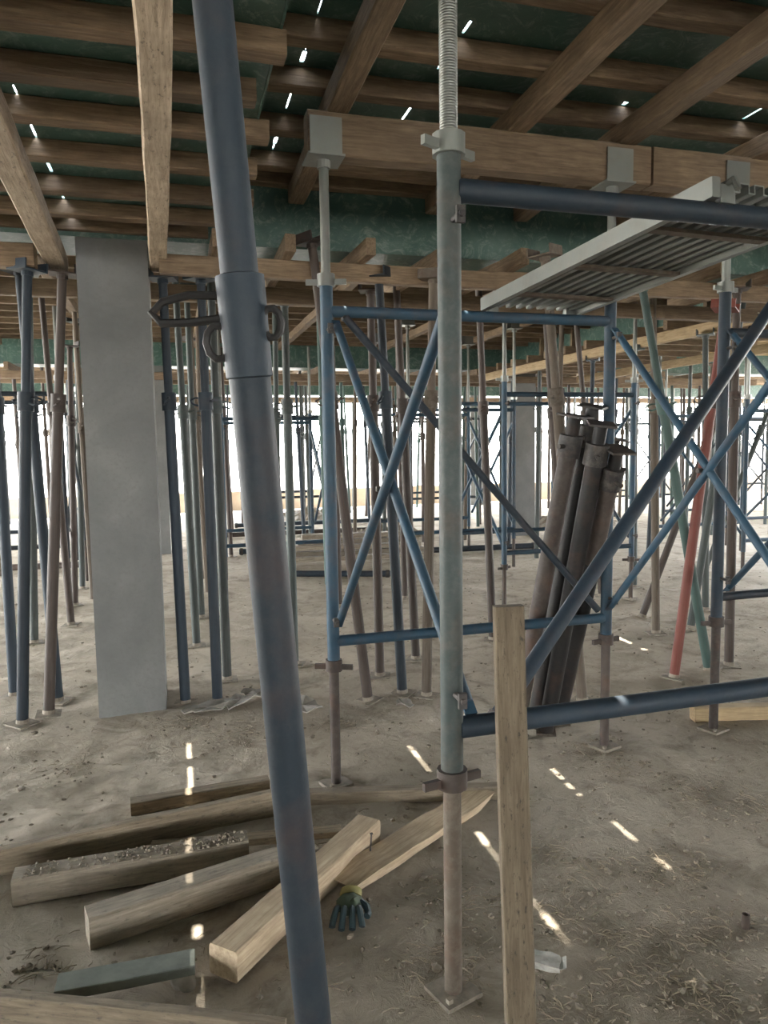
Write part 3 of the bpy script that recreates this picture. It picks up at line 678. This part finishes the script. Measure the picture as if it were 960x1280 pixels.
bm = bmesh.new(); tube(bm, (0, 0, 0), (.005, 0, .07), .003, 6); box(bm, (.005, 0, .07), (.01, .01, .003)); n = bm_to('nail', bm, 'bolt', o); n.location = (-.20, -.10, .04)
a = onz(0, 1240, .10); b = onz(356, 1276, .10); u = (a-b).normalized()
wtimber((a.x+u.x*.3, a.y+u.y*.3), (b.x, b.y), .03, .10, 'old', 'board on edge along the bottom left corner', rough=.001)
wtimber((-.36, 2.03), (.0, 2.02), .075, .028, 'greenboard', 'short grey-green board on a cement lump above the bottom left board', za=.045, zb=.05)
bm = bmesh.new(); bmesh.ops.create_icosphere(bm, subdivisions=3, radius=.035)
for v in bm.verts: v.co += v.co.normalized()*.012*mn.noise(v.co*40); v.co.z = max(v.co.z, -.02)
o = bm_to('cement_lump', bm, 'scrap', smooth=True); o.location = (-.03, 2.02, .016); tag(o, 'pale cement lump under the end of the grey-green board', 'lump')
wtimber((2.62, 3.26), (3.6, 3.0), .07, .075, 'pale', 'pale board lying on the ground under the near bar at the right edge')
# plank standing against the near bar
ft = onz(651, 1318); tp = onY(635, 757, 1.64)
ftc = Vector((ft.x, ft.y, .0)); d = (tp-ftc).normalized()
timber('timber_post', ftc, tp, .072, .045, 'post', 'rough timber plank standing upright against the near bar in front of the threaded post', 'plank', up=(-CF.x, -CF.y, 0), rough=.0012)

# scraps of sheet
def scrap(px, py, w, h, label, seed, z=.012, mat='scrap'):
    r = random.Random(seed); c = onz(px, py); bm = bmesh.new(); n = 14
    pts = [(w/2*math.cos(2*PI*i/n)*r.uniform(.7, 1.1), h/2*math.sin(2*PI*i/n)*r.uniform(.7, 1.1)) for i in range(n)]
    up = [bm.verts.new((x, y, .006+r.uniform(0, .03))) for x, y in pts]; dn = [bm.verts.new((v.co.x, v.co.y, v.co.z-.006)) for v in up]
    cu = bm.verts.new((0, 0, .012)); cd = bm.verts.new((0, 0, .006))
    for i in range(n):
        j = (i+1) % n
        bm.faces.new((cu, up[i], up[j])); bm.faces.new((cd, dn[j], dn[i])); bm.faces.new((up[i], dn[i], dn[j], up[j]))
    o = bm_to('sheet_scrap', bm, mat); o.location = (c.x, c.y, z); o.rotation_euler = (0, 0, r.uniform(0, 3)); tag(o, label, 'scrap')
scrap(262, 888, .34, .2, 'torn sheet scrap at the foot of the slate prop right of the column', 1)
scrap(300, 880, .30, .18, 'torn sheet scrap just left of the big leaning pole', 2)
scrap(378, 886, .30, .22, 'torn pale sheet scrap between the big leaning pole and the blue frame leg', 3)
scrap(505, 885, .18, .08, 'pale flat scrap by the foot of the dark prop behind the brace', 4)
scrap(318, 872, .2, .12, 'crumpled scrap behind the big leaning pole at its foot side', 6)
# work glove
c = onz(436, 1150)
o = empty('work_glove', (c.x, c.y, gh(c.x, c.y)+.004)); tag(o, 'crumpled green work glove with dark blue fingers beside the splintered board', 'glove')
o.rotation_euler = (0, 0, math.radians(-18))
bm = bmesh.new(); bmesh.ops.create_icosphere(bm, subdivisions=3, radius=1.0)
for v in bm.verts:
    k = v.co.copy(); v.co = Vector((k.x*.042*(1+.25*mn.noise(k*2)), k.y*.05+.035, .022+k.z*.024*(1+.5*mn.noise(k*3+Vector((4, 0, 0))))))
bm_to('palm', bm, 'glove_green', o, True)
bm = bmesh.new(); lathe(bm, [(.034, 0), (.037, .012), (.034, .03)], 16); n = bm_to('cuff_band', bm, 'yellow', o, True); n.rotation_euler = (-PI/2+.2, 0, 0); n.location = (0, .075, .02); n.scale = (1, .55, 1)
for i, (fx, l, cv) in enumerate(((-.034, .055, -.012), (-.012, .07, -.004), (.011, .066, .006), (.032, .05, .014))):
    bm = bmesh.new(); pipe(bm, [(fx, .005, .028), (fx+cv*.3, -.018, .036), (fx+cv*.7, -.018-l*.45, .026), (fx+cv, -.015-l*.75, .012), (fx+cv, -.015-l*.85, .008)], .0105, 8); bm_to('finger', bm, 'glove_blue', o, True)
bm = bmesh.new(); pipe(bm, [(.036, .04, .025), (.056, .022, .022), (.062, 0, .014), (.058, -.012, .012)], .0115, 8); bm_to('thumb', bm, 'glove_blue', o, True)
# crushed packet
c = onz(680, 1212)
o = empty('paper_packet', (c.x, c.y, gh(c.x, c.y)+.002)); tag(o, 'crushed pale paper packet on the dirt right of the standing plank', 'packet'); o.rotation_euler = (.08, .1, -.5)
bm = bmesh.new(); box(bm, (0, 0, .012), (.085, .05, .018)); bmesh.ops.subdivide_edges(bm, edges=list(bm.edges), cuts=2, use_grid_fill=True)
for v in bm.verts: v.co += Vector((rnd.gauss(0, .002), rnd.gauss(0, .002), rnd.gauss(0, .0015)))
bm_to('box', bm, 'packet', o)
bm = bmesh.new(); box(bm, (.05, 0, .02), (.022, .046, .0015), Matrix.Rotation(-.5, 3, 'Y')); bm_to('flap', bm, 'packet', o)
# small bent stub of pipe in the dirt at right
c = onz(932, 1160); o = empty('pipe_stub', (c.x, c.y, gh(c.x, c.y))); tag(o, 'short dark pipe stub sticking up from the straw at lower right', 'stub')
bm = bmesh.new(); lathe(bm, [(.012, 0), (.012, .045), (.009, .045), (.009, .02)], 12); bm_to('pipe', bm, 'brown', o, True)

# ================================================================== LITTER (uncountable)
bm = bmesh.new(); r = random.Random(5)
clumps = [onz(x, y) for x, y in ((830, 1085), (860, 1100), (760, 1090), (690, 1065), (720, 1275), (915, 1160), (800, 1235), (870, 1245), (900, 1255), (560, 1190), (540, 1110), (600, 1130), (560, 1230), (300, 920), (230, 905), (90, 960), (50, 1210), (780, 960), (870, 990), (700, 1140), (840, 1180), (760, 1180), (740, 935), (420, 905), (940, 1010))]
def on_board(x, y):
    for a, b, w in BOARDS:
        if min(a.z, b.z) > .4: continue
        d = b-a; L2 = d.x*d.x+d.y*d.y
        if L2 < 1e-6: continue
        t = max(0, min(1, ((x-a.x)*d.x+(y-a.y)*d.y)/L2))
        if math.hypot(x-a.x-d.x*t, y-a.y-d.y*t) < w*.5+.035: return True
    return False
def twig(x, y, L, rad):
    if on_board(x, y): return
    a = r.uniform(0, 2*PI); z = gh(x, y)+.003; t = r.uniform(-.05, .35)
    p0 = Vector((x, y, z)); p1 = p0 + Vector((math.cos(a)*L*.5, math.sin(a)*L*.5, abs(t)*L*.5+.002)); b = a+r.gauss(0, .5)
    p2 = p1 + Vector((math.cos(b)*L*.5, math.sin(b)*L*.5, -t*L*.3)); p2.z = max(p2.z, z)
    rings = []
    for p in (p0, p1, p2):
        s = Vector((-math.sin(a), math.cos(a), 0))
        rings.append([bm.verts.new(p + s*rad), bm.verts.new(p + Vector((0, 0, rad*1.6))), bm.verts.new(p - s*rad)])
    for A, B in zip(rings, rings[1:]):
        for k in range(3): bm.faces.new((A[k], A[(k+1) % 3], B[(k+1) % 3], B[k]))
for c in clumps:
    for _ in range(40):
        twig(c.x+r.gauss(0, .07), c.y+r.gauss(0, .05), r.uniform(.015, .055), r.uniform(.0006, .0014))
for _ in range(900):
    y = 1.3+5.5*r.random()**1.6; x = r.uniform(-.35*y-.2, .95*y+.3)
    twig(x, y, r.uniform(.012, .05), r.uniform(.0006, .0016))
o = bm_to('straw_litter', bm, 'straw'); tag(o, 'dry straw and twigs littered over the dusty slab', 'straw', kind='stuff')
bm = bmesh.new()
for _ in range(2200):
    y = 1.3+6.5*r.random()**1.5; x = r.uniform(-.35*y-.2, .95*y+.3)
    if r.random() < .3: c = r.choice(clumps); x, y = c.x+r.gauss(0, .12), c.y+r.gauss(0, .09)
    if on_board(x, y) or (-.5 < x < -.06 and 4.23 < y < 4.71): continue
    s = r.uniform(.003, .010)*(1 if r.random() < .95 else 1.8)
    vs = bmesh.ops.create_icosphere(bm, subdivisions=1, radius=s, matrix=Matrix.Translation((x, y, gh(x, y)+s*.2)) @ Matrix.Diagonal((r.uniform(.7, 1.5), r.uniform(.7, 1.5), .7, 1)))['verts']
    for v in vs: v.co += Vector((r.gauss(0, s*.15), r.gauss(0, s*.15), r.gauss(0, s*.12)))
for _ in range(260):
    t = r.random(); s = r.uniform(.002, .006); x = -.55+.74*t; y = 2.585+.015*t+r.uniform(-.04, .04)
    vs = bmesh.ops.create_icosphere(bm, subdivisions=1, radius=s, matrix=Matrix.Translation((x, y, .095+s*.3)))['verts']
    for v in vs: v.co += Vector((r.gauss(0, s*.15), r.gauss(0, s*.15), r.gauss(0, s*.12)))
o = bm_to('dirt_clods', bm, 'clod'); tag(o, 'small earth clods and grit scattered over the slab', 'dirt', kind='stuff')

# ================================================================== LIGHT
sun = bpy.data.objects.new('sun', bpy.data.lights.new('sun', 'SUN')); COL.objects.link(sun)
sun.data.energy = 20.0; sun.data.color = (1, .95, .84); sun.data.angle = math.radians(.53)
sun.rotation_mode = 'QUATERNION'; sun.rotation_quaternion = Vector((-.53, .5, 3.0)).to_track_quat('Z', 'Y')
w = bpy.data.worlds.new('sky'); SC.world = w; w.use_nodes = True; nt = w.node_tree
bg = nt.nodes['Background']
tc = N(nt, 'ShaderNodeTexCoord'); sp = N(nt, 'ShaderNodeSeparateXYZ'); nt.links.new(tc.outputs['Generated'], sp.inputs[0])
c = ramp(nt, sp.outputs['Z'], [(0.0, (1.0, .985, .96)), (.25, (.93, .97, 1.0)), (1.0, (.62, .76, 1.0))])
nt.links.new(c, bg.inputs['Color']); bg.inputs['Strength'].default_value = 16.0

vs = SC.view_settings; vs.view_transform = 'Standard'; vs.look = 'None'; vs.gamma = 1.0; vs.use_curve_mapping = False; vs.exposure = 0.9
SC.cycles.max_bounces = 10; SC.cycles.diffuse_bounces = 6; SC.cycles.use_denoising = True
SC.cycles.sample_clamp_indirect = 12.0
